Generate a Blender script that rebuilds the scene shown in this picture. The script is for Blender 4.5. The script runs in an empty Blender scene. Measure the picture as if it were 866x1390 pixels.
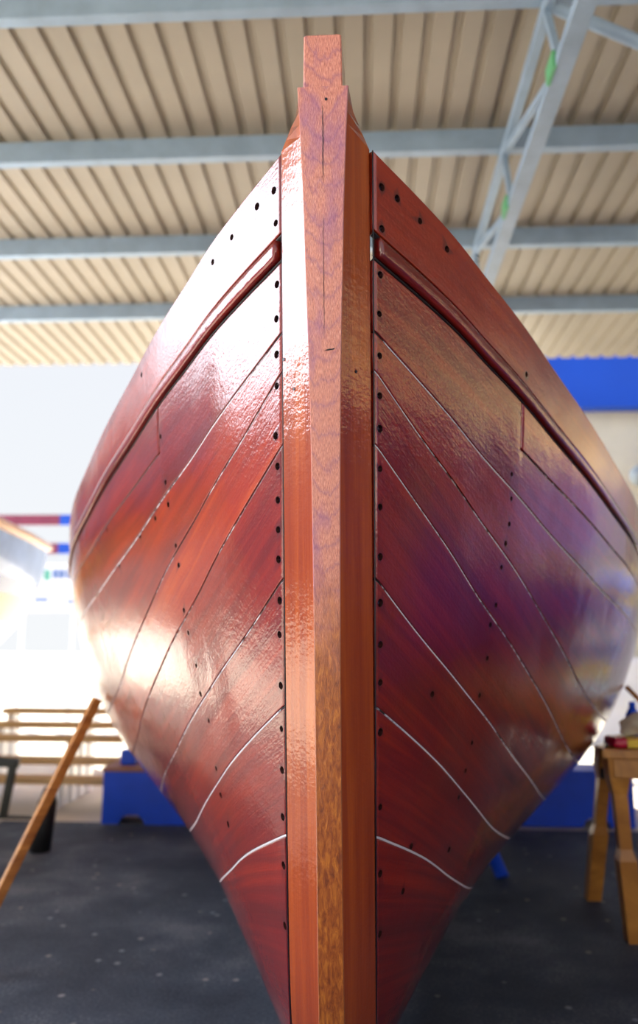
import bpy, bmesh, math, random
import numpy as np
from mathutils import Vector, Matrix
random.seed(7)
sc = bpy.context.scene
COL = sc.collection
F = 1050.0

# ------------------------------------------------------------------ helpers
def link(o, parent=None):
    COL.objects.link(o)
    if parent: o.parent = parent
    return o
def tag(o, label=None, cat=None, group=None, kind=None):
    if label: o['label'] = label
    if cat: o['category'] = cat
    if group: o['group'] = group
    if kind: o['kind'] = kind
    return o
def empty(name, loc, label, cat, group=None, rz=0):
    o = bpy.data.objects.new(name, None); o.empty_display_size = .1
    o.location = loc; o.rotation_euler.z = rz
    link(o); return tag(o, label, cat, group)
def mesh_obj(name, verts, faces, mats, parent=None, smooth=False, fm=None, uvs=None, tone=None):
    me = bpy.data.meshes.new(name)
    me.from_pydata([tuple(map(float, v)) for v in verts], [], faces)
    for m in (mats if isinstance(mats, (list, tuple)) else [mats]): me.materials.append(m)
    if fm is not None: me.polygons.foreach_set('material_index', fm)
    if uvs is not None:
        uv = me.uv_layers.new(name='UVMap')
        li = np.zeros(len(me.loops), dtype=np.int32); me.loops.foreach_get('vertex_index', li)
        uv.data.foreach_set('uv', np.asarray(uvs, dtype=np.float32)[li].ravel())
    if tone is not None:
        at = me.attributes.new('tone', 'FLOAT', 'POINT'); at.data.foreach_set('value', np.asarray(tone, dtype=np.float32))
    if smooth: me.polygons.foreach_set('use_smooth', [True]*len(me.polygons))
    me.update()
    o = bpy.data.objects.new(name, me)
    return link(o, parent)
def bm_obj(name, bm, mats, parent=None, smooth=False):
    bmesh.ops.recalc_face_normals(bm, faces=bm.faces)
    me = bpy.data.meshes.new(name); bm.to_mesh(me); bm.free()
    for m in (mats if isinstance(mats, (list, tuple)) else [mats]): me.materials.append(m)
    if smooth: me.polygons.foreach_set('use_smooth', [True]*len(me.polygons))
    o = bpy.data.objects.new(name, me)
    return link(o, parent)
def add_box(bm, c, size, rot=None, bevel=0.0):
    r = bmesh.ops.create_cube(bm, size=1.0)
    vs = r['verts']
    M = Matrix.Translation(c) @ (rot.to_4x4() if rot is not None else Matrix.Identity(4)) @ Matrix.Diagonal((*size, 1))
    bmesh.ops.transform(bm, matrix=M, verts=vs)
    if bevel > 0:
        es = list({e for v in vs for e in v.link_edges})
        bmesh.ops.bevel(bm, geom=es, offset=bevel, segments=2, profile=.6, affect='EDGES')
def add_bar(bm, a, b, w, h=None, bevel=0.0, up=Vector((0, 0, 1))):
    a = Vector(a); b = Vector(b); d = b-a; L = d.length; z = d.normalized()
    x = up.cross(z)
    if x.length < 1e-3: x = Vector((1, 0, 0))
    x.normalize(); y = z.cross(x)
    R = Matrix((x, y, z)).transposed()
    add_box(bm, (a+b)/2, (w, h or w, L), R, bevel)
def add_tube(bm, a, b, r, n=12, r2=None):
    a = Vector(a); b = Vector(b); d = b-a
    q = d.to_track_quat('Z', 'Y').to_matrix().to_4x4()
    bmesh.ops.create_cone(bm, cap_ends=True, segments=n, radius1=r, radius2=r if r2 is None else r2, depth=d.length,
                          matrix=Matrix.Translation((a+b)/2) @ q)
def tube_path(bm, pts, r, n=8):
    pts = [Vector(p) for p in pts]
    rings = []
    for i, p in enumerate(pts):
        t = (pts[min(i+1, len(pts)-1)]-pts[max(i-1, 0)]).normalized()
        x = t.cross(Vector((.13, .2, 1))).normalized(); y = t.cross(x)
        rings.append([bm.verts.new(p+(x*math.cos(2*math.pi*k/n)+y*math.sin(2*math.pi*k/n))*r) for k in range(n)])
    for i in range(len(rings)-1):
        for k in range(n):
            bm.faces.new((rings[i][k], rings[i][(k+1) % n], rings[i+1][(k+1) % n], rings[i+1][k]))
    bm.faces.new(rings[0][::-1]); bm.faces.new(rings[-1])

# ------------------------------------------------------------------ materials
class NT:
    def __init__(s, name):
        s.m = bpy.data.materials.new(name); s.m.use_nodes = True
        s.n = s.m.node_tree.nodes; s.l = s.m.node_tree.links
        s.b = s.n['Principled BSDF']
    def add(s, t, **kw):
        x = s.n.new(t)
        for k, v in kw.items(): setattr(x, k, v)
        return x
    def noise(s, vec, scale, detail=4, rough=.55, dist=0):
        x = s.add('ShaderNodeTexNoise'); x.inputs['Scale'].default_value = scale; x.inputs['Detail'].default_value = detail
        x.inputs['Roughness'].default_value = rough; x.inputs['Distortion'].default_value = dist
        if vec is not None: s.l.new(vec, x.inputs['Vector'])
        return x.outputs['Fac']
    def ramp(s, fac, stops):
        x = s.add('ShaderNodeValToRGB'); e = x.color_ramp.elements
        while len(e) < len(stops): e.new(.5)
        for el, (p, c) in zip(e, stops): el.position = p; el.color = (*c, 1)
        s.l.new(fac, x.inputs[0]); return x.outputs[0]
    def mapping(s, vec, scale, loc=(0, 0, 0)):
        x = s.add('ShaderNodeMapping'); x.inputs['Scale'].default_value = scale; x.inputs['Location'].default_value = loc
        s.l.new(vec, x.inputs['Vector']); return x.outputs[0]
    def math(s, op, a, b=None, clamp=False):
        x = s.add('ShaderNodeMath', operation=op); x.use_clamp = clamp
        for i, v in enumerate((a, b)):
            if v is None: continue
            if isinstance(v, (int, float)): x.inputs[i].default_value = v
            else: s.l.new(v, x.inputs[i])
        return x.outputs[0]
    def mix(s, fac, a, b, mode='MIX'):
        x = s.add('ShaderNodeMix', data_type='RGBA', blend_type=mode)
        for i, v in ((0, fac), (6, a), (7, b)):
            if isinstance(v, (int, float)): x.inputs[i].default_value = v
            elif isinstance(v, tuple): x.inputs[i].default_value = (*v, 1)
            else: s.l.new(v, x.inputs[i])
        return x.outputs[2]
    def bump(s, h, strength, dist, to=('Normal',), prev=None):
        x = s.add('ShaderNodeBump'); x.inputs['Strength'].default_value = strength; x.inputs['Distance'].default_value = dist
        s.l.new(h, x.inputs['Height'])
        if prev is not None: s.l.new(prev, x.inputs['Normal'])
        for t in to: s.l.new(x.outputs[0], s.b.inputs[t])
        return x.outputs[0]
    def set(s, **kw):
        for k, v in kw.items(): s.b.inputs[k.replace('_', ' ')].default_value = v
        return s

def mat_varnish(name, stops, use_uv=True, coat_rough=.06, tone_amt=.35, grain=(1.6, 46, 1), bump_s=.25, objscale=None):
    t = NT(name); tc = t.add('ShaderNodeTexCoord')
    vec = tc.outputs['UV'] if use_uv else tc.outputs['Object']
    g = t.noise(t.mapping(vec, grain), 1.0, 6, .6, .4)
    g2 = t.noise(t.mapping(vec, (grain[0]*.5, grain[1]*.17, grain[2]*.17 if not use_uv else 1), (3, 5, 1)), 1.0, 3, .5, .6)
    fine = t.noise(t.mapping(vec, (grain[0]*7, grain[1]*6, grain[2]*6 if not use_uv else 1)), 1.0, 3, .6)
    f = t.math('ADD', t.math('MULTIPLY', g, .5), t.math('MULTIPLY', g2, .5))
    if tone_amt:
        a = t.add('ShaderNodeAttribute', attribute_name='tone')
        f = t.math('ADD', f, t.math('MULTIPLY', t.math('SUBTRACT', a.outputs['Fac'], .5), tone_amt))
    f = t.math('ADD', f, t.math('MULTIPLY', t.math('SUBTRACT', fine, .5), .12), True)
    c = t.ramp(f, stops); t.l.new(c, t.b.inputs['Base Color'])
    obj = tc.outputs['Object']
    peel = t.noise(obj, 130, 2, .5)
    wav = t.noise(obj, 9, 2, .5)
    hgt = t.math('ADD', t.math('MULTIPLY', peel, .5), t.math('ADD', t.math('MULTIPLY', fine, .35), t.math('MULTIPLY', wav, 2.2)))
    t.bump(hgt, bump_s, .004, ('Normal', 'Coat Normal'))
    # the odd dust specks caught in the varnish
    v = t.add('ShaderNodeTexVoronoi'); v.inputs['Scale'].default_value = 26; t.l.new(obj, v.inputs['Vector'])
    t.set(Roughness=.42, Coat_Weight=1.0, Coat_Roughness=coat_rough, Coat_IOR=1.7, Specular_IOR_Level=.25)
    return t.m
MAHOG = [(.2, (.085, .003, .004)), (.45, (.19, .006, .005)), (.62, (.33, .018, .003)), (.85, (.62, .095, .003))]
M_plank = mat_varnish('varnished_mahogany', MAHOG)
STEMS = [(.25, (.17, .014, .002)), (.45, (.33, .045, .003)), (.58, (.46, .085, .004)), (.75, (.62, .16, .010))]
M_stem = mat_varnish('varnished_stem_side', STEMS, tone_amt=0, grain=(1.2, 60, 1), bump_s=.28)

def mat_endgrain():
    t = NT('stem_face_wood'); tc = t.add('ShaderNodeTexCoord'); vec = tc.outputs['UV']
    o = tc.outputs['Object']
    # arched growth rings seen across the rounded face: u along the stem, v across
    sx = t.add('ShaderNodeSeparateXYZ'); t.l.new(vec, sx.inputs[0])
    warp = t.noise(t.mapping(vec, (9, 22, 1)), 1, 4, .6, .3)
    v2 = t.math('MULTIPLY', t.math('MULTIPLY', sx.outputs[1], sx.outputs[1]), 22.0)
    h = t.math('ADD', t.math('ADD', sx.outputs[0], v2), t.math('MULTIPLY', warp, .11))
    rings = t.math('ABSOLUTE', t.math('SINE', t.math('MULTIPLY', h, 62.0)))
    rings = t.math('POWER', t.math('SUBTRACT', 1.0, rings), 3.0)
    fib = t.noise(t.mapping(vec, (110, 900, 1)), 1, 4, .6)
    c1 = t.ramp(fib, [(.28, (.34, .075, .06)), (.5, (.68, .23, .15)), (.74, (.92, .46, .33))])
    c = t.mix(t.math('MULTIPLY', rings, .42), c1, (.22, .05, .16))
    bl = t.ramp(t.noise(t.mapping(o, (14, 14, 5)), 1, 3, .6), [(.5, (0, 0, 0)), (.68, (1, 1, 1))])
    c = t.mix(t.math('MULTIPLY', bl, .55), c, (.25, .07, .26))  # violet blotches paint the sky's reflection into the wood
    # pinker above, browner below: sky and ground reflection put into the colour
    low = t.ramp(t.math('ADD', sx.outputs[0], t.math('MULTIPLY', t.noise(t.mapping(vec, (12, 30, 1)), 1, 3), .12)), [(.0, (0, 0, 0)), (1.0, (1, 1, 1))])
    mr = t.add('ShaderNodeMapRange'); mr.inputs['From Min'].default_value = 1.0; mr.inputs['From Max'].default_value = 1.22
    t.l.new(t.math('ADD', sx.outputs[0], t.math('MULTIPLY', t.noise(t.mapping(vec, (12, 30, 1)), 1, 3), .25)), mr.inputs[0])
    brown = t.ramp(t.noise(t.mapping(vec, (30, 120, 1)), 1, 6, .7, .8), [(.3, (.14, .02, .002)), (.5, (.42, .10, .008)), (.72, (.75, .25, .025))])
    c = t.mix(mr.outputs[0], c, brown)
    t.l.new(c, t.b.inputs['Base Color'])
    hh = t.math('ADD', fib, t.math('MULTIPLY', t.noise(t.mapping(vec, (40, 90, 1)), 1, 4, .6), 1.5))
    t.bump(hh, .45, .0025, ('Normal', 'Coat Normal'))
    t.set(Roughness=.45, Coat_Weight=.8, Coat_Roughness=.25, Coat_IOR=1.6)
    return t.m
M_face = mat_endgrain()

def mat_paint(name, col, rough=.4, coat=0, var=.12, scale=6, bump=.0, metal=0):
    t = NT(name); tc = t.add('ShaderNodeTexCoord'); o = tc.outputs['Object']
    n = t.noise(o, scale, 5, .6)
    d = tuple(x*(1-var*1.6) for x in col); b = tuple(min(1, x*(1+var)) for x in col)
    t.l.new(t.ramp(n, [(.3, d), (.7, b)]), t.b.inputs['Base Color'])
    if bump: t.bump(t.noise(o, scale*12, 3), bump, .003)
    t.set(Roughness=rough, Coat_Weight=coat, Metallic=metal); return t.m
def mat_wood(name, a, b, rough=.5, coat=0, axis=(3, 40, 40)):
    t = NT(name); tc = t.add('ShaderNodeTexCoord'); o = tc.outputs['Object']
    n = t.noise(t.mapping(o, axis), 1, 6, .6, .5)
    t.l.new(t.ramp(n, [(.3, a), (.7, b)]), t.b.inputs['Base Color'])
    t.bump(n, .2, .003); t.set(Roughness=rough, Coat_Weight=coat, Coat_Roughness=.2); return t.m

def mat_caulk(name='seam_caulking', lo=.5, hi=.6):
    t = NT(name); tc = t.add('ShaderNodeTexCoord'); o = tc.outputs['Object']
    n = t.noise(o, 4.5, 2, .5); n2 = t.noise(o, 55, 3, .6); n3 = t.noise(o, 26, 2, .5)
    sp = t.add('ShaderNodeAttribute', attribute_name='tone')
    f = t.math('ADD', t.math('ADD', t.math('MULTIPLY', n, .55), t.math('MULTIPLY', n2, .45)), t.math('MULTIPLY', t.math('SUBTRACT', sp.outputs['Fac'], .5), .45))
    t.l.new(t.ramp(f, [(lo, (.01, .006, .006)), (hi, (.74, .74, .78))]), t.b.inputs['Base Color'])
    t.bump(n2, .6, .003); t.set(Roughness=.6); return t.m
M_caulk = mat_caulk()
M_black = mat_paint('dark_bedding', (.006, .006, .014), .35)
M_hole = mat_paint('hole_side', (.05, .012, .008), .3, .6)
M_plug = mat_paint('screw_head', (.03, .02, .04), .25, .8, .3, 80)
M_roof = mat_paint('roof_sheet', (.38, .335, .255), .5, 0, .06, 1.5)
M_steel = mat_paint('pale_blue_steel', (.31, .43, .55), .45, 0, .1, 5)
M_green = mat_paint('green_primer', (.12, .45, .2), .5)
M_blue = mat_paint('blue_paint', (.0, .085, .85), .45, 0, .08, 4)
M_bluefas = mat_paint('blue_fascia', (.0, .07, .50), .5, 0, .04, 1)
M_cream = mat_paint('cream_render', (.72, .68, .52), .8, 0, .05, 2)
M_oak = mat_wood('timber_orange', (.30, .10, .015), (.62, .27, .055), .45, .4, (5, 5, 30))
M_table = mat_wood('bench_wood', (.36, .13, .02), (.72, .33, .06), .4, .5, (5, 30, 5))
M_lum = mat_wood('fresh_lumber', (.50, .32, .13), (.78, .56, .28), .6, 0, (3, 40, 40))
M_redtop = mat_wood('reddish_board', (.25, .10, .06), (.42, .2, .12), .6)
M_dark = mat_paint('dark_green_metal', (.003, .013, .011), .4, .2)
M_bollard = mat_paint('black_rubber', (.012, .013, .014), .6, 0, .3, 9)
M_white = mat_paint('white_gelcoat', (.85, .88, .92), .25, .6, .03)
M_lblue = mat_paint('light_blue_gelcoat', (.30, .45, .78), .25, .6, .15, 3)
M_navy = mat_paint('navy_gelcoat', (.02, .06, .25), .25, .6, .1, 3)
M_orange = mat_paint('orange_gunwale', (.75, .33, .04), .35, .5)
M_yellow = mat_paint('yellow_paint', (.75, .55, .02), .35, .5)
M_bblue = mat_paint('deep_blue_hull', (.0, .05, .42), .2, .8, .08, 3)
M_redrail = mat_paint('red_rail_paint', (.22, .03, .07), .5)
M_redbag = mat_paint('crimson_plastic', (.55, .01, .06), .3, .4)
M_cream2 = mat_paint('cream_cloth', (.72, .66, .50), .85, 0, .2, 9, .3)
M_teal = mat_paint('pale_teal_print', (.10, .40, .30), .6)
M_bprint = mat_paint('pale_blue_print', (.08, .18, .45), .6)
M_grey = mat_paint('grey_plastic', (.28, .33, .34), .5)
M_concreteblk = mat_paint('concrete_block', (.35, .34, .33), .8, 0, .15, 12, .3)
M_wallr = mat_paint('shed_wall', (.30, .22, .15), .8, 0, .15, 1)

M_lowblue = mat_paint('violet_lower_wall', (.045, .025, .14), .6, 0, .1, 1)
M_tan = mat_paint('tan_render', (.50, .36, .18), .8, 0, .08, 1)
def mat_asphalt():
    t = NT('asphalt'); tc = t.add('ShaderNodeTexCoord'); o = tc.outputs['Object']
    n = t.noise(o, 1.6, 5, .6); n2 = t.noise(o, 90, 3, .7)
    base = t.ramp(t.math('ADD', t.math('MULTIPLY', n, .6), t.math('MULTIPLY', n2, .4)),
                  [(.36, (.012, .022, .038)), (.52, (.055, .078, .105)), (.64, (.20, .22, .24))])
    v = t.add('ShaderNodeTexVoronoi'); v.inputs['Scale'].default_value = 11; t.l.new(o, v.inputs['Vector'])
    spot = t.ramp(v.outputs['Distance'], [(.08, (1, 1, 1)), (.17, (0, 0, 0))])
    v2 = t.add('ShaderNodeSeparateColor'); t.l.new(v.outputs['Color'], v2.inputs[0])
    sel = t.math('GREATER_THAN', v2.outputs[0], .55)
    chip = t.mix(v2.outputs[1], (.42, .36, .30), (.30, .36, .42))
    c = t.mix(t.math('MULTIPLY', t.math('MULTIPLY', spot, sel), .75), base, chip)
    t.l.new(c, t.b.inputs['Base Color']); t.bump(n2, .5, .004); t.set(Roughness=.75); return t.m
M_asphalt = mat_asphalt()
M_conc = mat_paint('pale_concrete', (.74, .69, .58), .85, 0, .08, 2, .1)

# ------------------------------------------------------------------ hull surface
X0 = -.062; ZK = .22; SM = 3.6; LEN = 7.2
def pchip(xk, yk, x):
    xk = np.asarray(xk, float); yk = np.asarray(yk, float); x = np.asarray(x, float)
    h = np.diff(xk); d = np.diff(yk)/h; m = np.zeros(len(xk))
    for i in range(1, len(xk)-1):
        if d[i-1]*d[i] > 0:
            w1 = 2*h[i]+h[i-1]; w2 = h[i]+2*h[i-1]; m[i] = (w1+w2)/(w1/d[i-1]+w2/d[i])
    m[0] = d[0]; m[-1] = d[-1]
    xx = np.clip(x, xk[0], xk[-1]); i = np.clip(np.searchsorted(xk, xx)-1, 0, len(h)-1)
    t = (xx-xk[i])/h[i]
    return ((1+2*t)*(1-t)**2)*yk[i]+t*(1-t)**2*h[i]*m[i]+t*t*(3-2*t)*yk[i+1]+t*t*(t-1)*h[i]*m[i+1]
def Yr(z): return pchip([.22, .3, .38, .474, .615, 1.023, 1.587, 2.145], [2.15, 1.86, 1.76, 1.70, 1.65, 1.56, 1.454, 1.36], z)
def zs(s): return 1.536+.6*(np.clip(3.3-s, 0, 9)/3.3)**2+.007*np.exp(-np.asarray(s, float)/.08)
BKN = [0, .10, .22, .33, .45, .68, .95, 1.32, 1.64, 1.94, 2.5, 3.2, 3.6, 4.0]
BVN = [.088, .182, .283, .36, .45, .594, .768, .965, 1.142, 1.238, 1.405, 1.47, 1.48, 1.48]
def Bs(s):                          # half-breadth at the sheer, faired
    s = np.asarray(s, float)
    return sum(pchip(BKN, BVN, s*(1+.22*q)) for q in np.linspace(-1, 1, 9))/9
def fair(yk, s):
    return sum(pchip(AK, yk, np.abs(s*(1+.3*q)+.1*q)) for q in np.linspace(-1, 1, 7))/7
AK = [0, .3, .8, 1.5, 2.4]
PA = [1.9316, 2.0142, 2.106, 2.274, 2.0983]; PC = [.5, .5, .5924, .567, .6772]; PG = [.0565, .028, .027, .0406, -.2483]
def surf0(s, t):
    s, t = np.broadcast_arrays(np.asarray(s, float), np.asarray(t, float))
    aft = s > SM; ss = np.where(aft, LEN-s, s)
    z = ZK+t*(zs(ss)-ZK)
    a = fair(PA, ss); c = fair(PC, ss); g = fair(PG, ss)
    f = (1-(1-np.clip(t, 0, 1))**a)**c*(1-g*(1-t)**2)
    k = np.clip((ss-1.2)/2.4, 0, 1); fd = 1-k*k*(3-2*k)
    Y = 1.36+ss+(Yr(z)-1.36+(1.36-Yr(zs(ss)))*t)*fd
    b = .086+(Bs(ss)-.086)*f
    Y = np.where(aft, 2*(1.36+SM)-Y, Y)
    return np.stack([b, Y, z], -1)
def surf(s, t, side, off=0.0):
    """hull surface in boat coordinates (x from the centre line), pushed out along the normal by off"""
    e = 2e-3
    s = np.asarray(s, float); t = np.asarray(t, float)
    tt = np.clip(t, .004, .996)
    P = surf0(s, t)
    ds = surf0(np.clip(s+e, 0, LEN), tt)-surf0(np.clip(s-e, 0, LEN), tt)
    dt = surf0(s, tt+e)-surf0(s, tt-e)
    n = np.cross(ds, dt); n /= np.linalg.norm(n, axis=-1, keepdims=True)+1e-12
    n = np.where(n[..., :1] < 0, -n, n)
    P = P+n*(off if np.isscalar(off) else np.asarray(off)[..., None])
    P = P.copy(); n = n.copy(); P[..., 0] *= side; n[..., 0] *= side
    return P, n
def gl(s, t):                      # metres of girth per unit t
    e = 3e-3; t0 = np.clip(t, .01, .99)
    return np.linalg.norm(surf0(s, t0+e)-surf0(s, t0-e), axis=-1)/(2*e)
# seam heights t(s) read along the hull, fore to midship, mirrored aft
SK = {
 '1': ([0, .10, .3, .6, .9, 1.4, 2.2, 3.6], [.822, .804, .776, .753, .736, .727, .72, .72]),
 '2': ([0, .12, .3, .55, .8, .96, 1.33, 2.2, 3.6], [.784, .741, .698, .648, .596, .562, .50, .46, .45]),
 '3': ([0, .10, .25, .37, .55, .85, 1.25, 2.2, 3.6], [.711, .672, .622, .587, .548, .482, .400, .33, .32]),
 '4': ([0, .10, .2, .34, .56, .84, 1.3, 2.0, 3.6], [.578, .537, .505, .470, .415, .363, .29, .23, .22]),
 '5': ([0, .11, .3, .57, .9, 1.4, 2.0, 3.6], [.449, .418, .365, .296, .245, .185, .15, .14]),
 '6': ([0, .16, .4, .9, 1.6, 3.6], [.318, .286, .228, .148, .09, .07]),
}
def seam(k, s):
    s = np.asarray(s, float); ss = np.where(s > SM, LEN-s, s)
    if k == 'notch': return np.where(s < .4605, .893, .828)
    if isinstance(k, (int, float)): return np.full_like(ss, k)
    acc = 0
    for q in np.linspace(-1, 1, 11): acc = acc+pchip(*SK[k], np.abs(ss*(1+.28*q)+.012*q))
    return acc/11

SS = np.concatenate([np.linspace(.0022, .06, 8), np.linspace(.08, .44, 19), [.4600, .4612], np.linspace(.48, 1.2, 37), np.linspace(1.25, 6.0, 80), np.linspace(6.02, 7.12, 40), np.linspace(7.14, 7.196, 6)])
class Acc:
    def __init__(s): s.v = []; s.f = []; s.uv = []; s.tone = []
def strake(acc, klo, khi, side, s0=None, s1=None, gap=.0050, bev=.0016, thick=.018, ncross=7, tone=None, proud=0.0, prof=None):
    sv = SS
    if s0 is not None: sv = np.concatenate([[s0], sv[sv > s0+.004]])
    if s1 is not None: sv = np.concatenate([sv[sv < s1-.004], [s1]])
    lo = seam(klo, sv); hi = seam(khi, sv)
    glo = gl(sv, lo); ghi = gl(sv, hi)
    a = lo+(gap/2)/glo if klo != 0.0 else lo
    b = hi-(gap/2)/ghi if khi != 1.0 else hi
    cols = [(a, -bev), (a+bev*.35/glo, -bev*.3)]
    ab = a+bev/glo; bb = b-bev/ghi
    if prof is None: cols.append((ab, 0.0)); ab = ab+.0015/glo; e1_ = bb; bb = bb-.0015/ghi
    for i in range(ncross):
        q = i/(ncross-1); cols.append((ab*(1-q)+bb*q, 0.0))
    if prof is None: cols.append((e1_, 0.0))
    cols += [(b-bev*.35/ghi, -bev*.3), (b, -bev)]
    n = len(cols); m = len(sv)
    outer = []
    for i, (t, o) in enumerate(cols):
        oo = o
        if prof is not None:
            q = i/(n-1); oo = o*.2+prof*math.sin(math.pi*q)**.6
        P, _ = surf(sv, t, side, np.full(m, oo+proud)); outer.append(P)
    Pa, _ = surf(sv, a, side, np.full(m, -thick)); Pb, _ = surf(sv, b, side, np.full(m, -thick))
    ring = outer+[Pb, Pa]                     # closed loop across
    R = np.stack(ring, 1)                     # m x (n+2) x 3
    base = len(acc.v); k = n+2
    arc = np.concatenate([[0], np.cumsum(np.linalg.norm(np.diff(R[:, n//2], axis=0), axis=1))])
    w = np.linalg.norm(R[:, 0]-R[:, n-1], axis=1)
    off = random.uniform(0, 9); tn = random.uniform(.25, .75) if tone is None else tone
    for i in range(m):
        for j in range(k):
            acc.v.append(R[i, j]); q = min(j, n-1)/(n-1) if j < n else (1.0 if j == n else 0.0)
            acc.uv.append((arc[i]+off*3, w[i]*(q-.5)+off)); acc.tone.append(tn)
    for i in range(m-1):
        for j in range(k):
            j2 = (j+1) % k
            f = (base+i*k+j, base+(i+1)*k+j, base+(i+1)*k+j2, base+i*k+j2)
            acc.f.append(f if side < 0 else f[::-1])
    e0 = tuple(base+j for j in range(k)); e1 = tuple(base+(m-1)*k+j for j in range(k))
    acc.f.append(e0 if side < 0 else e0[::-1]); acc.f.append(e1[::-1] if side < 0 else e1)
def fix_normals(o):
    bm = bmesh.new(); bm.from_mesh(o.data); bmesh.ops.recalc_face_normals(bm, faces=bm.faces); bm.to_mesh(o.data); bm.free()

boat = empty('wooden_boat', (X0, 4.96, 0), 'varnished mahogany boat seen bow on, filling the middle under the roof', 'boat')
boat.rotation_euler.z = -.0107; boat.location = (X0+.0107*3.6, 4.96, 0)
boat['label'] = 'large varnished red mahogany boat with its bow towards the camera'
BO = Vector((-0.0, -4.96, 0))     # children carry boat coordinates
def bo(o):
    o.location = BO; return o

HOLES = [(-1,0.019,0.972),(-1,0.06,0.976),(-1,0.13,0.976),(-1,0.193,0.976),(-1,0.015,0.937),(-1,0.013,0.874),(-1,0.015,0.84),(-1,0.015,0.804),(-1,0.015,0.772),(-1,0.019,0.723),(-1,0.569,0.976),(-1,0.015,0.691),(-1,0.015,0.657),(-1,0.015,0.627),(-1,0.015,0.597),(-1,0.013,0.555),(-1,0.015,0.521),(-1,0.013,0.469),(-1,0.013,0.425),(-1,0.013,0.383),(-1,0.013,0.335),(-1,0.013,0.285),(-1,0.013,0.222),(-1,0.454,0.848),(-1,0.439,0.78),(-1,0.431,0.747),(-1,0.405,0.685),(-1,0.398,0.657),(-1,0.391,0.595),(-1,0.379,0.563),(-1,0.353,0.517),(-1,0.346,0.479),(-1,0.316,0.443),(-1,0.305,0.381),(-1,0.298,0.347),(-1,0.272,0.311),(-1,0.64,0.745),(-1,0.517,0.747),(-1,0.93,0.818),(-1,0.844,0.735),(1,0.019,0.972),(1,0.052,0.976),(1,0.104,0.976),(1,0.175,0.976),(1,0.019,0.93),(1,0.015,0.882),(1,0.013,0.842),(1,0.013,0.8),(1,0.013,0.76),(1,0.013,0.727),(1,0.013,0.687),(1,0.013,0.649),(1,0.013,0.599),(1,0.013,0.553),(1,0.013,0.511),(1,0.013,0.473),(1,0.013,0.423),(1,0.013,0.347),(1,0.013,0.279),(1,0.013,0.216),(1,0.484,0.937),(1,0.428,0.784),(1,0.431,0.752),(1,0.428,0.717),(1,0.417,0.689),(1,0.405,0.655),(1,0.394,0.603),(1,0.376,0.575),(1,0.376,0.531),(1,0.357,0.481),(1,0.346,0.419),(1,0.331,0.383),(1,0.312,0.349),(1,0.298,0.283),(1,0.45,0.16),(1,0.409,0.178),(1,0.16,0.471),(1,0.115,0.301),(1,0.093,0.253)]

def hole_cutters(side, pts, r=.0074, depth=.009):
    bm = bmesh.new(); n = 16; sites = []
    for s, t in pts:
        P, N = surf(np.array([s]), np.array([t]), side); P = Vector(P[0]); N = Vector(N[0])
        rr = r*random.uniform(.85, 1.1)*(1 if s < .3 else .9)
        q = N.to_track_quat('Z', 'Y').to_matrix().to_4x4()
        bmesh.ops.create_cone(bm, cap_ends=True, segments=n, radius1=rr, radius2=rr, depth=depth+.02, matrix=Matrix.Translation(P+N*(.01-depth/2)) @ q)
        sites.append((P-N*(depth-.001), q, rr))
    o = bm_obj('hole_cutter', bm, M_hole)
    return o, sites
def cut(o, cutter):
    par = o.parent; o.parent = None
    m = o.modifiers.new('b', 'BOOLEAN'); m.operation = 'DIFFERENCE'; m.solver = 'EXACT'; m.object = cutter; m.use_self = False
    m.material_mode = 'TRANSFER'
    dg = bpy.context.evaluated_depsgraph_get(); dg.update()
    me = bpy.data.meshes.new_from_object(o.evaluated_get(dg))
    bm = bmesh.new(); bm.from_mesh(me)
    for e in bm.edges:
        if len({f.material_index for f in e.link_faces}) > 1: e.smooth = False
    for f in bm.faces:
        if f.material_index == 1: f.smooth = False
    bm.to_mesh(me); bm.free()
    o.modifiers.clear(); old = o.data; o.data = me; me.name = o.name; o.parent = par
def plug(parent, P, q, rr):
    bm = bmesh.new()
    bmesh.ops.create_uvsphere(bm, u_segments=12, v_segments=6, radius=1, matrix=Matrix.Translation(P) @ q @ Matrix.Diagonal((rr*.93, rr*.93, rr*.35, 1)))
    o = bm_obj('screw', bm, M_plug, parent, True)
    return o

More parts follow.
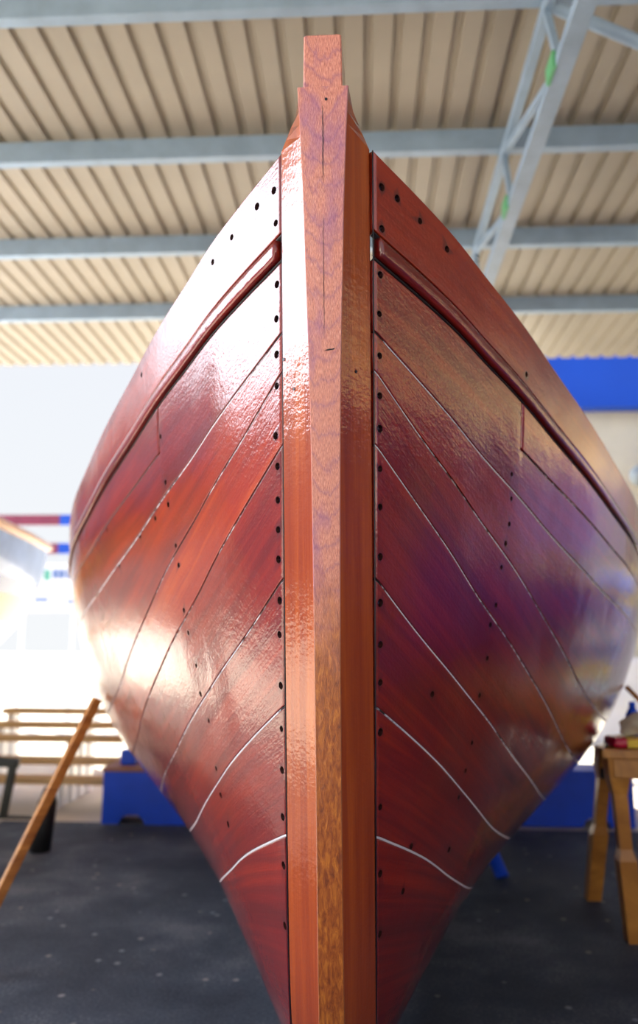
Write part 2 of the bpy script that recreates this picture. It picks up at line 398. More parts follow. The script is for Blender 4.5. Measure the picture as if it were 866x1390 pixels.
for side in (1, -1):
    acc = Acc()
    strake(acc, '1', 'notch', side, tone=.45 if side < 0 else .5)
    strake(acc, .828, .893, side, s0=.4645, tone=.56)
    strake(acc, '2', '1', side, tone=.42 if side < 0 else .55)
    strake(acc, '3', '2', side, tone=.85 if side < 0 else .5, ncross=9)
    strake(acc, '4', '3', side, tone=.42, ncross=11)
    strake(acc, '5', '4', side, tone=.40, ncross=11)
    strake(acc, '6', '5', side, tone=.38, ncross=11)
    strake(acc, 0.0, '6', side, tone=.36, ncross=13)
    pl = mesh_obj('planking', acc.v, acc.f, [M_plank, M_hole], boat, True, uvs=acc.uv, tone=acc.tone)
    fix_normals(pl)
    acc = Acc()
    strake(acc, .921, 1.0, side, tone=.60 if side < 0 else .85, ncross=9, thick=.022)
    sh = mesh_obj('sheer_strake', acc.v, acc.f, [M_plank, M_hole], boat, True, uvs=acc.uv, tone=acc.tone)
    fix_normals(sh)
    for o, pts in ((pl, [(s, t) for g, s, t in HOLES if g == side and t < .9]), (sh, [(s, t) for g, s, t in HOLES if g == side and t >= .9])):
        ct, sites = hole_cutters(side, pts)
        cut(o, ct)
        bpy.data.objects.remove(ct)
        for k, (P, q, rr) in enumerate(sites):
            plug(o, P, q, rr)
        bo(o)
    acc = Acc()
    strake(acc, .8975, .9175, side, s0=.011, tone=.45, ncross=5, thick=.012, gap=.001, bev=.002, prof=.009)
    bo(mesh_obj('rubbing_bead', acc.v, acc.f, M_plank, boat, True, uvs=acc.uv, tone=acc.tone))
    # caulking strips lying in the seams
    v = []; f = []; tn = []
    for k, whit in (('1', .88), ('2', .66), ('3', .64), ('4', .85), ('5', 1.12), ('6', 1.5), (.828, .45), (.895, .2), (.92, -.6)):
        sv = SS[SS > .4635] if k == .828 else SS
        c = seam(k, sv); g = gl(sv, c); base = len(v)
        strip = []
        for dw, dz in ((-.006, -.009), (-.0024, -.0026), (0, -.0012), (.0024, -.0026), (.006, -.009)):
            P, _ = surf(sv, np.clip(c+dw/g, 0, 1), side, np.full(len(sv), dz)); strip.append(P)
        R = np.stack(strip, 1)
        for i in range(len(sv)):
            # the white shows most a little aft of the stem, dark close to it
            w = whit + (.0 if side > 0 else -.2)
            if k in (.895, .92) and sv[i] < .06: w = -2
            if k in ('1', '4', '5'): w -= .5*math.exp(-(sv[i]/.05)**2)
            for j in range(5): v.append(R[i, j]); tn.append(w)
        for i in range(len(sv)-1):
            for j in range(4):
                f.append((base+i*5+j, base+(i+1)*5+j, base+(i+1)*5+j+1, base+i*5+j+1))
    bo(mesh_obj('seam_filler', v, f, M_caulk, boat, True, tone=tn))
    # bedding compound down the rabbet
    bm = bmesh.new()
    P, _ = surf(np.full(90, .0012), np.linspace(.03, 1, 90), side, np.full(90, -.0010))
    tube_path(bm, [p for p in P], .0014, 8)
    bo(bm_obj('rabbet_filler', bm, M_black, boat, True))

# ---- stem, swept along the rabbet curve
def zc(k): return k
prof = [(2.145, .0415, .086), (2.02, .0366, .086), (1.9, .0336, .086), (1.843, .0318, .086), (1.587, .0265, .086), (1.3, .0240, .086), (1.023, .0232, .086), (.8, .0232, .086), (.615, .0235, .086),
        (.474, .024, .086), (.38, .026, .086), (.3, .030, .086), (.25, .034, .086), (.22, .038, .086)]
def stem_mesh():
    zl = np.concatenate([np.linspace(2.236, 2.145, 5), np.linspace(2.13, .6, 60), np.linspace(.58, .24, 24), [.225]])
    zz = [p[0] for p in prof][::-1]; fw = [p[1] for p in prof][::-1]
    v = []; uv = []; rows = []
    arc = 0; prev = None
    for z in zl:
        zq = min(z, 2.145)
        y = float(Yr(zq)) - (z-zq)*.17
        # tangent in YZ plane
        e = .01; dy = float(Yr(min(zq+e, 2.145))-Yr(max(zq-e, .22))); dz = min(zq+e, 2.145)-max(zq-e, .22)
        T = Vector((0, dy, dz)).normalized()
        Nn = Vector((0, -T.z, T.y))            # points forward/down
        w = float(pchip(zz, fw, zq)); rw = .086
        if z > 2.145:
            q = (z-2.145)/.091; w = .0415*(1-q)+.0462*q; rw = .086*(1-q)+.0475*q
        xc = -.004*(z-.6)/1.6
        fo = .058
        c = Vector((xc, y, z))
        ch = .0022
        tt = ((w, fo-ch*.9))
        pts = [(-rw*.98, -.10), (-rw, -.004), (-rw+.001, 0.0), (-w-ch*.75, fo-ch), (-w, fo), (-w*.33, fo+.0006), (w*.33, fo+.0006), (w, fo), (w+ch*.75, fo-ch), (rw-.001, 0.0), (rw, -.004), (rw*.98, -.10)]
        if prev is not None: arc += (c-prev).length
        prev = c
        row = []
        for i, (px, pn) in enumerate(pts):
            row.append(len(v)); v.append(c+Vector((px, 0, 0))+Nn*pn); uv.append((arc, px+(0 if 4 <= i <= 7 else 1.3)))
        rows.append(row)
    f = []; fm = []
    n = len(rows[0])
    for a, b in zip(rows[:-1], rows[1:]):
        for j in range(n):
            j2 = (j+1) % n
            f.append((a[j], b[j], b[j2], a[j2])); fm.append(1 if 3 <= j <= 7 else 0)
    f.append(tuple(rows[0])); fm.append(0); f.append(tuple(rows[-1][::-1])); fm.append(0)
    return v, f, fm, uv
v, f, fm, uv = stem_mesh()
# duplicate verts between side and face so their UVs stay apart: use flat shading, UV seams are harmless
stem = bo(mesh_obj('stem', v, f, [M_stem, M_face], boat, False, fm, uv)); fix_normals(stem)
# head of the stem: a narrower post rising from the shoulders
bm = bmesh.new()
y0 = float(Yr(2.145))
def quad(z, w, y, wr, yr): return [(-w, y, z), (w, y, z), (wr, yr, z), (-wr, yr, z)]
xs = -.0043
rings = []
for z, w in ((2.222, .0362), (2.26, .0358), (2.30, .0350), (2.321, .0345), (2.3245, .0325)):
    yy = y0-.0575-(z-2.145)*.17
    if z > 2.323: yy += .003
    wr = w+.0045
    rings.append([bm.verts.new((x+xs, y, zz)) for x, y, zz in ((-wr, yy+.10, z), (-w-.0005, yy+.002, z), (-w+.002, yy, z), (w-.002, yy, z), (w+.0005, yy+.002, z), (wr, yy+.10, z))])
for a, b in zip(rings[:-1], rings[1:]):
    for j in range(6):
        fc = bm.faces.new((a[j], a[(j+1) % 6], b[(j+1) % 6], b[j])); fc.material_index = 1 if j in (1, 2, 3) else 0
bm.faces.new(rings[-1]); bm.faces.new(rings[0][::-1])
uvl = bm.loops.layers.uv.new('UVMap')
for fc in bm.faces:
    for lp in fc.loops: lp[uvl].uv = (2.236-lp.vert.co.z+.3, lp.vert.co.x + (0 if fc.material_index else lp.vert.co.y))
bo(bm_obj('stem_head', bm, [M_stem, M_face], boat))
# drying crack down the face, worm hole and a knife nick
def face_pt(z, x=0, d=0):
    e = .01; zq = min(z, 2.145); dy = float(Yr(min(zq+e, 2.145))-Yr(zq-e)); T = Vector((0, dy, (min(zq+e, 2.145)-zq+e))).normalized(); N = Vector((0, -T.z, T.y))
    return Vector((-.004*(z-.6)/1.6+x, float(Yr(zq))-(z-zq)*.17, z))+N*(.058+d)
bm = bmesh.new()
def crack(z0, z1, x, w, wob=.0006, n=40):
    L = []; R = []
    for i in range(n+1):
        q = i/n; z = z0+(z1-z0)*q; ww = w*math.sin(math.pi*min(1, max(0, q*.96+.02)))**.5; xx = x+random.uniform(-wob, wob)
        L.append(bm.verts.new(face_pt(z, xx-ww, .0012))); R.append(bm.verts.new(face_pt(z, xx+ww, .0012)))
    for i in range(n): bm.faces.new((L[i], R[i], R[i+1], L[i+1]))
crack(2.20, 2.062, -.0005, .0009)
crack(2.0, 1.77, -.001, .0005, .0004)
bo(bm_obj('drying_crack', bm, M_black, boat))
bm = bmesh.new()
L = [bm.verts.new(face_pt(1.749+.004*i/5+random.uniform(-.001, .001), -.006+.024*i/5, .0013)) for i in range(6)]
R = [bm.verts.new(face_pt(1.7475+.004*i/5+random.uniform(-.001, .001), -.006+.024*i/5, .0013)) for i in range(6)]
for i in range(5): bm.faces.new((L[i], R[i], R[i+1], L[i+1]))
bo(bm_obj('knife_nick', bm, M_black, boat))
for z, x, r in ((2.212, .006, .0028),):
    bm = bmesh.new(); add_tube(bm, face_pt(z, x, -.004), face_pt(z, x, .0014), r, 12)
    bo(bm_obj('nail_hole', bm, M_black, boat))
def side_pt(z, q, side):          # point on the slanting stem side, q from rabbet (0) to face (1)
    w = float(pchip([p[0] for p in prof][::-1], [p[1] for p in prof][::-1], z)); fp = face_pt(z, 0, -.058)
    fn = face_pt(z)-fp; n = Vector((side*.058, fn.y/.058*(.086-w), fn.z)).normalized()
    return fp+Vector((side*(.086*(1-q)+w*q), 0, 0))+fn*q, n
for z, q, sd, r in ((1.715, .5, 1, .003), (1.745, .06, -1, .0035), (1.685, .42, -1, .003)):
    p, n = side_pt(z, q, sd); bm = bmesh.new(); add_tube(bm, p-n*.004, p+n*.0008, r, 12)
    bo(bm_obj('nail_hole', bm, M_black, boat))
# keel
bm = bmesh.new()
add_box(bm, (0, 4.96, .172), (.17, 5.75, .115), None, .006)
bo(bm_obj('keel', bm, M_stem, boat))
# stern post, plain, closing the aft end
bm = bmesh.new()
ys = [2*4.96-float(Yr(z)) for z in np.linspace(2.15, .24, 24)]
rr = []
for z, y in zip(np.linspace(2.15, .24, 24), ys):
    rr.append([bm.verts.new(p) for p in ((-.086, y-.1, z), (-.086, y, z), (-.03, y+.06, z), (.03, y+.06, z), (.086, y, z), (.086, y-.1, z))])
for a, b in zip(rr[:-1], rr[1:]):
    for j in range(6): bm.faces.new((a[j], a[(j+1) % 6], b[(j+1) % 6], b[j]))
bm.faces.new(rr[0]); bm.faces.new(rr[-1][::-1])
bo(bm_obj('stern_post', bm, M_stem, boat))

# ------------------------------------------------------------------ setting
def plane_obj(name, x0, x1, y0, y1, z, m):
    o = mesh_obj(name, [(x0, y0, z), (x1, y0, z), (x1, y1, z), (x0, y1, z)], [(0, 1, 2, 3)], m); return tag(o, kind='structure')
bm = bmesh.new()
ol = [(-1.75, -4.4), (10.5, -4.4), (10.5, 8.6), (3.3, 8.6), (3.3, 5.45), (-2.45, 5.45), (-2.45, 3.2), (-1.75, 2.5)]  # dark/pale border stands in for the roof's shade edge, bent for hull reflections
A = [bm.verts.new((x, y, 0)) for x, y in ol]; B = [bm.verts.new((x, y, -.2)) for x, y in ol]
bm.faces.new(A); bm.faces.new(B[::-1])
for i in range(8): bm.faces.new((A[i], A[(i+1) % 8], B[(i+1) % 8], B[i]))
tag(bm_obj('floor', bm, M_asphalt), kind='structure')
bm = bmesh.new(); add_box(bm, (0, 20, -.16), (160, 140, .3))
tag(bm_obj('ground', bm, M_conc), kind='structure')

# corrugated roof
ZR = 4.55; ZP = 4.40
def roof():
    pitch = .164; pr = [(0, 0), (.106, 0), (.118, .032), (.152, .032)]
    xs = []; x = -5.0
    while x < 9.6:
        for a, b in pr: xs.append((x+a, ZR+b))
        x += pitch
    v = []; f = []; n = len(xs)
    for y in (-2.6, 8.85):
        for dz in (0, .0015):
            v += [(a, y, b+dz) for a, b in xs]
    for i in range(n-1):
        f.append((i, i+1, 2*n+i+1, 2*n+i)); f.append((n+i, 3*n+i, 3*n+i+1, n+i+1))
        f.append((i, n+i, n+i+1, i+1)); f.append((2*n+i, 2*n+i+1, 3*n+i+1, 3*n+i))
    return v, f
v, f = roof()
tag(mesh_obj('ceiling', v, f, M_roof), kind='structure')

PURL = [3.44, 4.64, 5.89, 7.175]
plabels = ['pale blue steel purlin nearest the camera, along the top edge of the picture',
           'pale blue steel purlin crossing just behind the stem top, second from the top',
           'pale blue steel purlin between the second and the farthest, third from the top',
           'greyish steel purlin farthest back, closest to the bright roof edge']
for y, lb in zip(PURL, plabels):
    bm = bmesh.new()
    # C section: web towards the camera, flanges pointing away, lips
    pts = [(0, 0), (.065, 0), (.065, .02), (.062, .02), (.062, .003), (.003, .003), (.003, .147), (.062, .147), (.062, .13), (.065, .13), (.065, .15), (0, .15)]
    A = [bm.verts.new((-5.0, y+a, ZP+b)) for a, b in pts]; B = [bm.verts.new((9.7, y+a, ZP+b)) for a, b in pts]
    n = len(pts)
    for i in range(n): bm.faces.new((A[i], A[(i+1) % n], B[(i+1) % n], B[i]))
    bm.faces.new(A); bm.faces.new(B[::-1])
    tag(bm_obj('steel_purlin', bm, M_steel), lb, 'purlin', 'steel purlins under the roof')

# lattice girder running away on the right
tr = empty('lattice_girder', (.92, 5, 3.8), 'pale blue steel lattice girder with zigzag bracing running away under the roof on the right', 'girder')
def chd(name, bm, m=M_steel):
    o = bm_obj(name, bm, m, tr); o.location = (-.92, -5, -3.8); return o
ZT = 4.35; ZB = 3.90
GX = .945
bm = bmesh.new(); add_bar(bm, (GX, 1.0, ZT), (GX, 8.8, ZT), .05, .07, .004); chd('top_chord', bm)
bm = bmesh.new(); add_bar(bm, (GX+.02, 1.0, ZB), (GX+.02, 8.8, ZB), .09, .05, .004); chd('bottom_chord', bm)
tops = [2.25, 3.46, 4.62, 5.92, 7.2, 8.5]; bots = [2.1, 3.31, 4.5, 5.75, 7.0]
for i, y in enumerate(bots):
    bm = bmesh.new(); add_bar(bm, (GX-.005, tops[i], ZT), (GX+.01, y, ZB), .035, .035, .003, Vector((1, 0, 0))); chd('strut', bm)
    bm = bmesh.new(); add_bar(bm, (GX+.01, y, ZB), (GX-.005, tops[i+1], ZT), .035, .035, .003, Vector((1, 0, 0))); chd('strut', bm)
    bm = bmesh.new(); add_box(bm, (GX-.03, y+.02, ZB+.01), (.02, .13, .09), None, .004); chd('gusset', bm, M_green)
bm = bmesh.new(); add_tube(bm, (GX+.03, 3.44, 4.345), (2.6, 3.68, 3.72), .032, 16)
o = chd('tie_pipe', bm); o['label'] = 'round pale blue pipe slanting off the girder'

bm = bmesh.new(); add_box(bm, (0, 0, 1.93), (.12, .12, 3.86), None, .006); add_box(bm, (0, 0, .01), (.26, .26, .02), None, .002)
o = bm_obj('steel_column', bm, M_steel); o.location = (.965, 8.74, 0); tag(o, 'pale blue square steel column under the far end of the girder, behind the boat', 'column')

# cream building with the blue band beyond the roof on the right
w = empty('building', (5.0, 10.4, 0), 'cream building with a broad blue band on top, beyond the roof edge', 'building')
def wch(name, c, size, m, bev=0):
    bm = bmesh.new(); add_box(bm, Vector(c)-Vector((5.0, 10.4, 0)), size, None, bev); return bm_obj(name, bm, m, w)
wch('wall', (5.4, 10.4, 2.77), (6.0, .3, 3.5), M_cream)
wch('band', (5.45, 10.22, 4.69), (6.1, .35, .76), M_bluefas, .01)
wch('sill', (5.3, 10.2, 1.0), (6.0, .2, .12), M_white, .01)
wch('plinth', (5.3, 10.4, .47), (6.0, .28, .94), M_white)
lamp = empty('wall_lamp', (3.64, 10.06, 3.38), 'round grey lamp on the cream wall at the right picture edge', 'lamp')
bm = bmesh.new(); add_tube(bm, (0, .18, 0), (0, .02, 0), .06, 20); bm_obj('bracket', bm, M_orange, lamp, False)
bm = bmesh.new(); bmesh.ops.create_uvsphere(bm, u_segments=20, v_segments=12, radius=.14); bmesh.ops.transform(bm, matrix=Matrix.Diagonal((1, .7, 1, 1)), verts=bm.verts); bm_obj('shade', bm, M_grey, lamp, True)

# ------------------------------------------------------------------ other boats: same family of hull, painted
def other_boat(name, loc, label, bands, gun, scale=1.0, rz=0, legs=.0):
    r = empty(name, loc, label, 'boat', rz=rz); r.scale = (scale,)*3
    sv = np.concatenate([np.linspace(0, 1, 24), np.linspace(1.1, 6.1, 50), np.linspace(6.2, LEN, 24)])
    for side in (1, -1):
        tv = np.linspace(0, 1, 41)
        S_, T_ = np.meshgrid(sv, tv, indexing='ij')
        P, N = surf(S_, T_, side)
        Pi = P-N*.02
        m, n = S_.shape; v = np.concatenate([P.reshape(-1, 3), Pi.reshape(-1, 3)]); v[:, 1] -= 4.96
        f = []; fm = []; K = m*n
        def idx(i, j, k=0): return k*K+i*n+j
        for i in range(m-1):
            for j in range(n-1):
                tm = (tv[j]+tv[j+1])/2
                mi = next(q for q, (lim, _) in enumerate(bands) if tm <= lim)
                f.append((idx(i, j), idx(i+1, j), idx(i+1, j+1), idx(i, j+1))); fm.append(mi)
                f.append((idx(i, j, 1), idx(i, j+1, 1), idx(i+1, j+1, 1), idx(i+1, j, 1))); fm.append(0)
            f.append((idx(i, n-1), idx(i+1, n-1), idx(i+1, n-1, 1), idx(i, n-1, 1))); fm.append(0)
        o = mesh_obj('hull_side', v, f, [b for _, b in bands], r, True, fm)
        fix_normals(o)
        bm = bmesh.new()
        P, _ = surf(sv, np.full(len(sv), .985), side, np.full(len(sv), .004)); P[:, 1] -= 4.96
        tube_path(bm, P, .042, 10)
        bm_obj('gunwale', bm, gun, r, True)
    bm = bmesh.new()
    for z0 in np.linspace(.24, 2.1, 20):
        z1 = z0+.1
        add_bar(bm, (0, float(Yr(z0))-4.96, z0), (0, float(Yr(z1))-4.96-.0, min(z1, 2.2)), .17, .16, 0, Vector((1, 0, 0)))
    bm_obj('stem', bm, gun, r)
    bm = bmesh.new(); add_box(bm, (0, 0, .172), (.17, 5.75, .115), None, .006); bm_obj('keel', bm, gun, r)
    return r
b2 = other_boat('fibreglass_boat', (-4.36, 6.35, .60), 'white and light blue boat with an orange gunwale at the left picture edge',
                [(.42, M_white), (.60, M_orange), (.70, M_navy), (.97, M_lblue), (1.01, M_orange)], M_orange, 1.0, math.radians(9))
b3 = other_boat('motor_boat', (4.3, 5.0, .04), 'deep blue boat with a yellow gunwale standing to the right of the varnished boat',
                [(.75, M_bblue), (.97, M_bblue), (1.01, M_yellow)], M_yellow, .8)
def block(loc, size, m, label, group=None, name='keel_block', cat='block'):
    bm = bmesh.new(); add_box(bm, (0, 0, size[2]/2), size, None, .008)
    o = bm_obj(name, bm, m); o.location = loc; return tag(o, label, cat, group)
for x, y, w_ in ((-4.06, 4.4, 'front'), (-4.64, 8.1, 'rear')):
    block((x, y, 0), (.5, .3, .714), M_concreteblk, 'grey concrete block under the %s of the white and blue boat' % w_, 'blocks under the white and blue boat')
for y, w_ in ((3.7, 'front'), (6.3, 'rear')):
    block((4.3, y, 0), (.5, .3, .131), M_concreteblk, 'grey concrete block under the %s of the deep blue boat' % w_, 'blocks under the blue boat')

# blue cradle under the varnished boat
for y, w_ in ((3.7, 'forward'), (6.6, 'after')):
    block((.0, y, 0), (.30, .2, .113), M_oak, 'timber block under the %s part of the varnished keel' % w_, 'timber keel blocks')
for sd, lb in ((1, 'short blue prop under the right side of the hull, its foot showing'), (-1, 'short blue prop under the left side of the hull, only its tip showing')):
    bm = bmesh.new()
    add_tube(bm, (sd*.735, 4.36, 0), (sd*.66, 4.50, .22), .036, 16, .03)
    tag(bm_obj('hull_prop', bm, M_blue), lb, 'prop', 'blue props under the hull')
for sd, x0, x1, lb in ((-1, -1.75, -.80, 'blue painted timber support box left of the hull, with a reddish board on top'), (1, .92, 1.83, 'blue painted timber support box behind the trestle table legs, right of the hull')):
    cx = (x0+x1)/2
    r = empty('support_box', (cx, 5.55 if sd < 0 else 5.7, 0), lb, 'box', 'blue support boxes')
    bm = bmesh.new()
    # front board with a small arched cut-out at the foot, sides, back
    W = (x1-x0)/2; hgt = .34
    arc = [(-.10*0+ -.0 + .09*math.cos(a), .065*math.sin(a)) for a in np.linspace(math.pi, 0, 9)]
    ax = -.27 if sd < 0 else .2
    out = [(-W, 0)]+[(ax+a, b) for a, b in arc]+[(W, 0), (W, hgt), (-W, hgt)]
    A = [bm.verts.new((a, -.15, b)) for a, b in out]; B = [bm.verts.new((a, -.12, b)) for a, b in out]
    for i in range(len(out)): bm.faces.new((A[i], B[i], B[(i+1) % len(out)], A[(i+1) % len(out)]))
    bm.faces.new(A); bm.faces.new(B[::-1])
    add_box(bm, (0, .135, hgt/2), (2*W, .03, hgt)); add_box(bm, (-W+.015, 0, hgt/2), (.03, .239, hgt)); add_box(bm, (W-.015, 0, hgt/2), (.03, .239, hgt))
    bm_obj('case', bm, M_blue, r)
    bm = bmesh.new(); add_box(bm, (0, 0, hgt+.013), (2*W+.02, .32, .026), None, .004); bm_obj('top_board', bm, M_redtop if sd < 0 else M_blue, r)
bm = bmesh.new(); add_box(bm, (0, 0, .05), (.11, .08, .10), None, .01)
o = bm_obj('wedge', bm, M_blue); o.location = (-1.62, 5.55, .3665); tag(o, 'small blue wedge lying on the left support box against the hull', 'wedge')

# wooden prop leaning on the left side of the hull
bm = bmesh.new()
a = Vector((-1.448, 2.93, .0)); b = Vector((-1.082, 3.21, .975))
add_bar(bm, a, b, .036, .036, .004)
tag(bm_obj('wooden_prop', bm, M_oak), 'long square orange-brown timber prop leaning against the left side of the hull', 'prop')

# lumber beyond the shade on the left
lum = [(-2.3, 5.80, .19, 1.4), (-2.29, 5.98, .30, 1.38), (-2.31, 6.16, .44, 1.4), (-2.3, 6.34, .524, 1.42), (-2.28, 6.52, .617, 1.38)]
lbs = ['lowest pale plank of the sunlit lumber stack on the left', 'second pale plank from the ground in the sunlit lumber stack', 'middle pale plank of the sunlit lumber stack', 'fourth pale plank from the ground in the sunlit lumber stack', 'topmost pale plank of the sunlit lumber stack']
for (x, y, z, L), lb in zip(lum, lbs):
    bm = bmesh.new(); add_box(bm, (0, 0, .0225), (L, .16, .045), None, .003)
    o = bm_obj('plank', bm, M_lum); o.location = (x, y, z); tag(o, lb, 'plank', 'planks of the sunlit lumber stack')
rk = empty('plank_rack', (-2.3, 5.98, 0), 'white stepped rack carrying the sunlit planks', 'rack')
for x in (-.6, .05, .6):
    bm = bmesh.new()
    for (_, y, z, _) in lum:
        add_box(bm, (x, y-5.98, z/2-.0005), (.06, .12, z-.001))
    bm_obj('stand', bm, M_white, rk)

# black stand, bollard and hose on the left
st = empty('metal_stand', (-2.47, 5.49, 0), 'dark green metal stand at the left picture edge in front of the planks', 'stand')
def stp(name, fn):
    bm = bmesh.new(); fn(bm); return bm_obj(name, bm, M_dark, st)
stp('top_bar', lambda bm: add_bar(bm, (-.3, 0, .40), (.09, 0, .37), .06, .07, .02))
stp('leg', lambda bm: add_bar(bm, (.05, 0, .37), (.0, 0, .012), .05, .05, .008))
stp('leg', lambda bm: add_bar(bm, (-.26, 0, .39), (-.26, 0, .012), .05, .05, .008))
stp('foot_bar', lambda bm: add_bar(bm, (-.3, 0, .014), (.27, 0, .014), .022, .022, .004))
bm = bmesh.new()
add_tube(bm, (0, 0, 0), (.03, 0, .28), .062, 24, .055); add_tube(bm, (.03, 0, .26), (.035, 0, .355), .055, 24, .03)
o = bm_obj('bollard', bm, M_bollard, None, True); o.location = (-1.88, 4.70, 0); tag(o, 'short black rubber post standing just behind the leaning wooden prop', 'post')

# red and blue rack between the boats
rr_ = empty('rail_rack', (-4.9, 12, 0), 'rack with two red and blue horizontal rails against the white sky between the boats', 'rack')
def rch(name, c, size, m):
    bm = bmesh.new(); add_box(bm, Vector(c), size, None, .004); return bm_obj(name, bm, m, rr_)
for z in (3.14, 2.68):
    rch('rail', (-.45, 0, z), (1.1, .05, .17), M_redrail)
    rch('rail', (.45, 0, z), (.7, .05, .17), M_bluefas)
rch('post', (-.98, .07, 1.6), (.08, .08, 3.2), M_white); rch('post', (.84, .07, 1.6), (.08, .08, 3.2), M_white)
sg = empty('notice_board', (-4.85, 11.8, 0), 'white board with pale green and blue marks below the two rails', 'sign')
bm = bmesh.new(); add_box(bm, (0, .05, 2.05), (1.0, .02, .75)); bm_obj('board', bm, M_white, sg)
for x in (-.4, .4):
    bm = bmesh.new(); add_box(bm, (x, .075, 1.1), (.04, .025, 2.2)); bm_obj('post', bm, M_white, sg)
for x, z, wd, hh, m in ((-.04, 2.24, .10, .17, M_teal), (.09, 2.26, .08, .14, M_bprint), (.19, 2.26, .08, .14, M_bprint), (.30, 2.26, .08, .14, M_bprint), (-.12, 1.86, .24, .06, M_bprint), (.36, 1.83, .12, .05, M_bprint)):
    bm = bmesh.new(); add_box(bm, (x, .037, z), (wd, .006, hh)); bm_obj('print_mark', bm, m, sg)

# unseen sheds added around the shelter, only to be mirrored in the varnish
def shed(name, loc, size, low, m_low, m_up, m_roof, label, over=.4):
    r = empty(name, loc, label, 'building'); L, W_, Hh = size
    bm = bmesh.new(); add_box(bm, (0, 0, low/2), (L, W_, low)); bm_obj('lower_wall', bm, m_low, r)
    bm = bmesh.new(); add_box(bm, (0, 0, (low+Hh)/2), (L, W_, Hh-low)); bm_obj('upper_wall', bm, m_up, r)
    bm = bmesh.new()
    pts = [(-L/2-over, Hh), (L/2+over, Hh), (0, Hh+.7)]
    A = [bm.verts.new((x, -W_/2-over, z)) for x, z in pts]; B = [bm.verts.new((x, W_/2+over, z)) for x, z in pts]
    for i in range(3): bm.faces.new((A[i], B[i], B[(i+1) % 3], A[(i+1) % 3]))
    bm.faces.new(A); bm.faces.new(B[::-1]); bm_obj('roof', bm, m_roof, r)
shed('reflection_shed_left', (-12.5, -2.0, 0), (5, 17, 3.1), 2.0, M_lowblue, M_wallr, M_redtop, 'unseen brown shed with a dark violet lower wall, added far left for reflections')
shed('reflection_shed_right', (13.5, 2.0, 0), (5, 20, 4.6), 3.3, M_lowblue, M_tan, M_wallr, 'unseen dark violet shed with tan upper wall, added far right for reflections')
shed('reflection_shed_rear', (0.5, -15, 0), (16, 5, 2.0), 1.2, M_wallr, M_wallr, M_wallr, 'unseen low brown shed added behind the camera for reflections')

# ------------------------------------------------------------------ trestle table on the right
tb = empty('trestle_table', (1.6, 3.4, 0), 'orange-brown wooden trestle table with splayed legs at the right picture edge', 'table')
def tch(name, fn, m=M_table):
    bm = bmesh.new(); fn(bm)
    o = bm_obj(name, bm, m, tb); o.location = (-1.6, -3.4, 0); return o
TZ = .775
RT = Matrix.Rotation(math.radians(-18), 3, 'Z')
tch('tabletop', lambda bm: add_box(bm, (1.655, 3.408, TZ-.018), (1.24, .42, .036), RT, .005))
tch('apron', lambda bm: add_box(bm, (1.596, 3.227, TZ-.075), (1.16, .03, .075), RT, .004))
tch('apron', lambda bm: add_box(bm, (1.714, 3.589, TZ-.075), (1.16, .03, .075), RT, .004))
tch('apron', lambda bm: add_box(bm, (1.107, 3.586, TZ-.075), (.03, .33, .075), RT, .004))
def leg(xa, ya, xb, yb):
    def fn(bm):
        n = 8; rings = []
        for q, hw in ((0, .042), (.12, .04), (.2, .027), (.5, .025), (.56, .036), (1, .032)):
            c = Vector((xa, ya, TZ-.036)).lerp(Vector((xb, yb, 0)), q)
            rings.append([bm.verts.new(c+Vector((sx*hw, sy*hw, 0))) for sx, sy in ((-1, -1), (1, -1), (1, 1), (-1, 1))])
        for a, b in zip(rings[:-1], rings[1:]):
            for j in range(4): bm.faces.new((a[j], a[(j+1) % 4], b[(j+1) % 4], b[j]))
        bm.faces.new(rings[0]); bm.faces.new(rings[-1][::-1])
    return fn
tch('leg', leg(1.065, 3.44, 1.12, 3.50)); tch('leg', leg(1.135, 3.79, 1.108, 4.04))
tch('leg', leg(2.12, 3.10, 2.15, 3.00)); tch('leg', leg(2.22, 3.38, 2.26, 3.62))
tch('clamp', lambda bm: add_box(bm, (1.14, 3.80, .62), (.075, .06, .05), None, .006), M_bollard)
# things on it
def blob(name, loc, size, m, label, cat, seed=0, sub=3, amp=.18):
    rnd = random.Random(seed); bm = bmesh.new(); bmesh.ops.create_icosphere(bm, subdivisions=sub, radius=1)
    ph = [(Vector((rnd.uniform(-1, 1), rnd.uniform(-1, 1), rnd.uniform(-1, 1)))*5, rnd.uniform(0, 6)) for _ in range(6)]
    for v_ in bm.verts:
        k = 1+amp*sum(math.sin(p.dot(v_.co)+q) for p, q in ph)/2.5
        v_.co = Vector((v_.co.x*size[0]*k, v_.co.y*size[1]*k, (max(v_.co.z, -.75)*k+.75)*size[2]))
    mn = min(v_.co.z for v_ in bm.verts)
    for v_ in bm.verts: v_.co.z -= mn
    o = bm_obj(name, bm, m, None, True); o.location = loc; return tag(o, label, cat)
pk = empty('packet', (1.16, 3.50, TZ+.001), 'flat crimson packet with a yellow patch lying on the trestle table', 'packet')
bm = bmesh.new(); add_box(bm, (0, 0, .02), (.20, .15, .04), None, .015); bm_obj('wrapper', bm, M_redbag, pk, True)
bm = bmesh.new(); add_box(bm, (-.01, -.0755, .02), (.07, .004, .034)); add_box(bm, (-.01, 0, .0412), (.07, .13, .003)); bm_obj('patch', bm, M_yellow, pk)
blob('cloth', (1.19, 3.50, TZ+.044), (.085, .065, .05), M_cream2, 'crumpled cream cloth heaped on the crimson packet', 'cloth', 3)
bl_ = empty('bottle', (1.22, 3.655, TZ+.001), 'small blue bottle standing behind the cream cloth on the trestle table', 'bottle')
bm = bmesh.new(); add_tube(bm, (0, 0, 0), (0, 0, .12), .03, 20); add_tube(bm, (0, 0, .12), (0, 0, .15), .03, 20, .014); bm_obj('body', bm, M_blue, bl_, True)
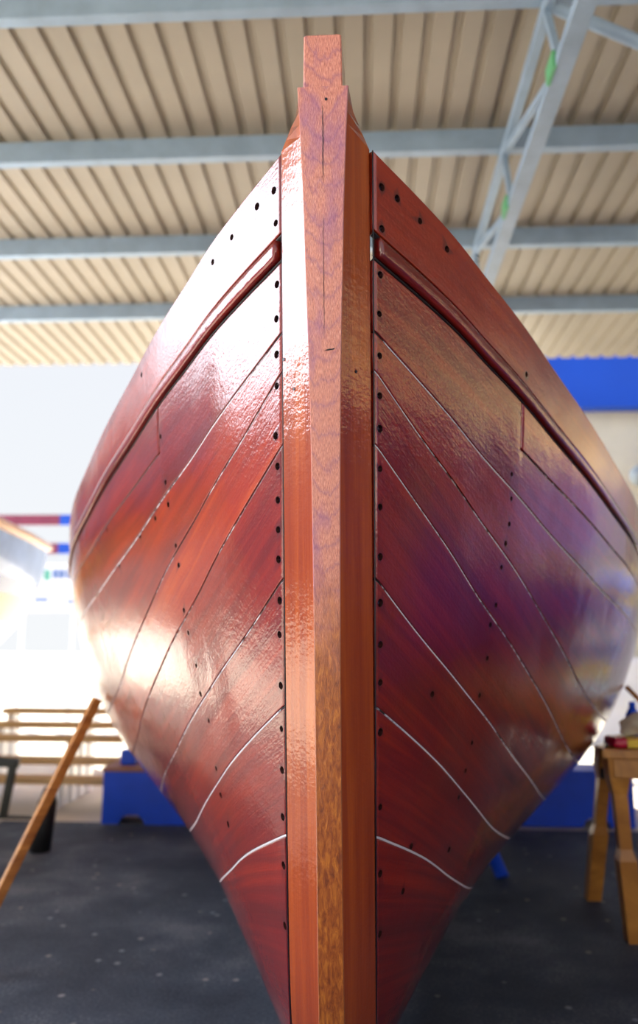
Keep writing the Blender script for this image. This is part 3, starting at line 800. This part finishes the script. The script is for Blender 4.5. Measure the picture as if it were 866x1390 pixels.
bm = bmesh.new(); add_tube(bm, (0, 0, .15), (0, 0, .175), .014, 16); bm_obj('cap', bm, M_blue, bl_, True)
bm = bmesh.new(); add_tube(bm, (1.40, 3.60, TZ+.012), (1.22, 3.72, TZ+.24), .011, 12)
tag(bm_obj('stick', bm, M_oak, None, True), 'thin orange-brown stick sticking up slantwise behind the things on the table', 'stick')

# ------------------------------------------------------------------ light
sun = bpy.data.lights.new('sun', 'SUN'); sun.energy = 25.0; sun.angle = math.radians(.6); sun.color = (1, .93, .80)
so = bpy.data.objects.new('sun', sun); link(so)
d = Vector((-.70, .70, 1.0)); so.rotation_euler = d.to_track_quat('Z', 'Y').to_euler(); so.location = (-6, 12, 12)

wld = bpy.data.worlds.new('sky'); sc.world = wld; wld.use_nodes = True
n = wld.node_tree.nodes; l = wld.node_tree.links
bg = n['Background']; tc = n.new('ShaderNodeTexCoord'); sp = n.new('ShaderNodeSeparateXYZ'); rp = n.new('ShaderNodeValToRGB')
l.new(tc.outputs['Generated'], sp.inputs[0]); l.new(sp.outputs[2], rp.inputs[0])
e = rp.color_ramp.elements
e[0].position = 0; e[0].color = (.76, .78, .80, 1); e[1].position = 1; e[1].color = (.10, .22, .75, 1)
x = e.new(.34); x.color = (.72, .75, .80, 1); x = e.new(.55); x.color = (.28, .46, .98, 1)
# bright lobe added to the sky at the left for the white varnish highlights
vm = n.new('ShaderNodeVectorMath'); vm.operation = 'DOT_PRODUCT'; l.new(tc.outputs['Generated'], vm.inputs[0])
gv = Vector((-.97, -.10, .30)).normalized(); vm.inputs[1].default_value = gv
mr = n.new('ShaderNodeMapRange'); mr.inputs['From Min'].default_value = .76; mr.inputs['From Max'].default_value = 1.0; l.new(vm.outputs['Value'], mr.inputs[0])
pw = n.new('ShaderNodeMath'); pw.operation = 'POWER'; pw.inputs[1].default_value = 1.0; l.new(mr.outputs[0], pw.inputs[0])
b2_ = n.new('ShaderNodeBackground'); b2_.inputs[0].default_value = (.90, .90, 1, 1)
ml = n.new('ShaderNodeMath'); ml.operation = 'MULTIPLY'; ml.inputs[1].default_value = 17; l.new(pw.outputs[0], ml.inputs[0]); l.new(ml.outputs[0], b2_.inputs[1])
ad = n.new('ShaderNodeAddShader'); l.new(rp.outputs[0], bg.inputs[0]); l.new(bg.outputs[0], ad.inputs[0]); l.new(b2_.outputs[0], ad.inputs[1])
l.new(ad.outputs[0], n['World Output'].inputs[0])
bg.inputs[1].default_value = 1.72

# ------------------------------------------------------------------ camera
cam = bpy.data.cameras.new('camera'); co = bpy.data.objects.new('camera', cam); link(co)
cam.sensor_fit = 'VERTICAL'; cam.sensor_height = 36; cam.sensor_width = 24; cam.lens = F/1390*36
yaw, pit, rol = map(math.radians, (3.1, 9.7, .3))
a = Vector((-math.sin(yaw)*math.cos(pit), math.cos(yaw)*math.cos(pit), math.sin(pit)))
r = Vector((math.cos(yaw), math.sin(yaw), 0)); u = r.cross(a)
r2 = r*math.cos(rol)+u*math.sin(rol); u2 = -r*math.sin(rol)+u*math.cos(rol)
M = Matrix((r2, u2, -a)).transposed().to_4x4(); M.translation = Vector((0, 0, 1.2)); co.matrix_world = M
cam.clip_start = .05; cam.clip_end = 400
cam.dof.use_dof = True; cam.dof.focus_distance = 1.50; cam.dof.aperture_fstop = 1.9
sc.camera = co
sc.view_settings.view_transform = 'Standard'; sc.view_settings.look = 'None'; sc.view_settings.gamma = 1
sc.view_settings.use_curve_mapping = False; sc.view_settings.exposure = -0.5
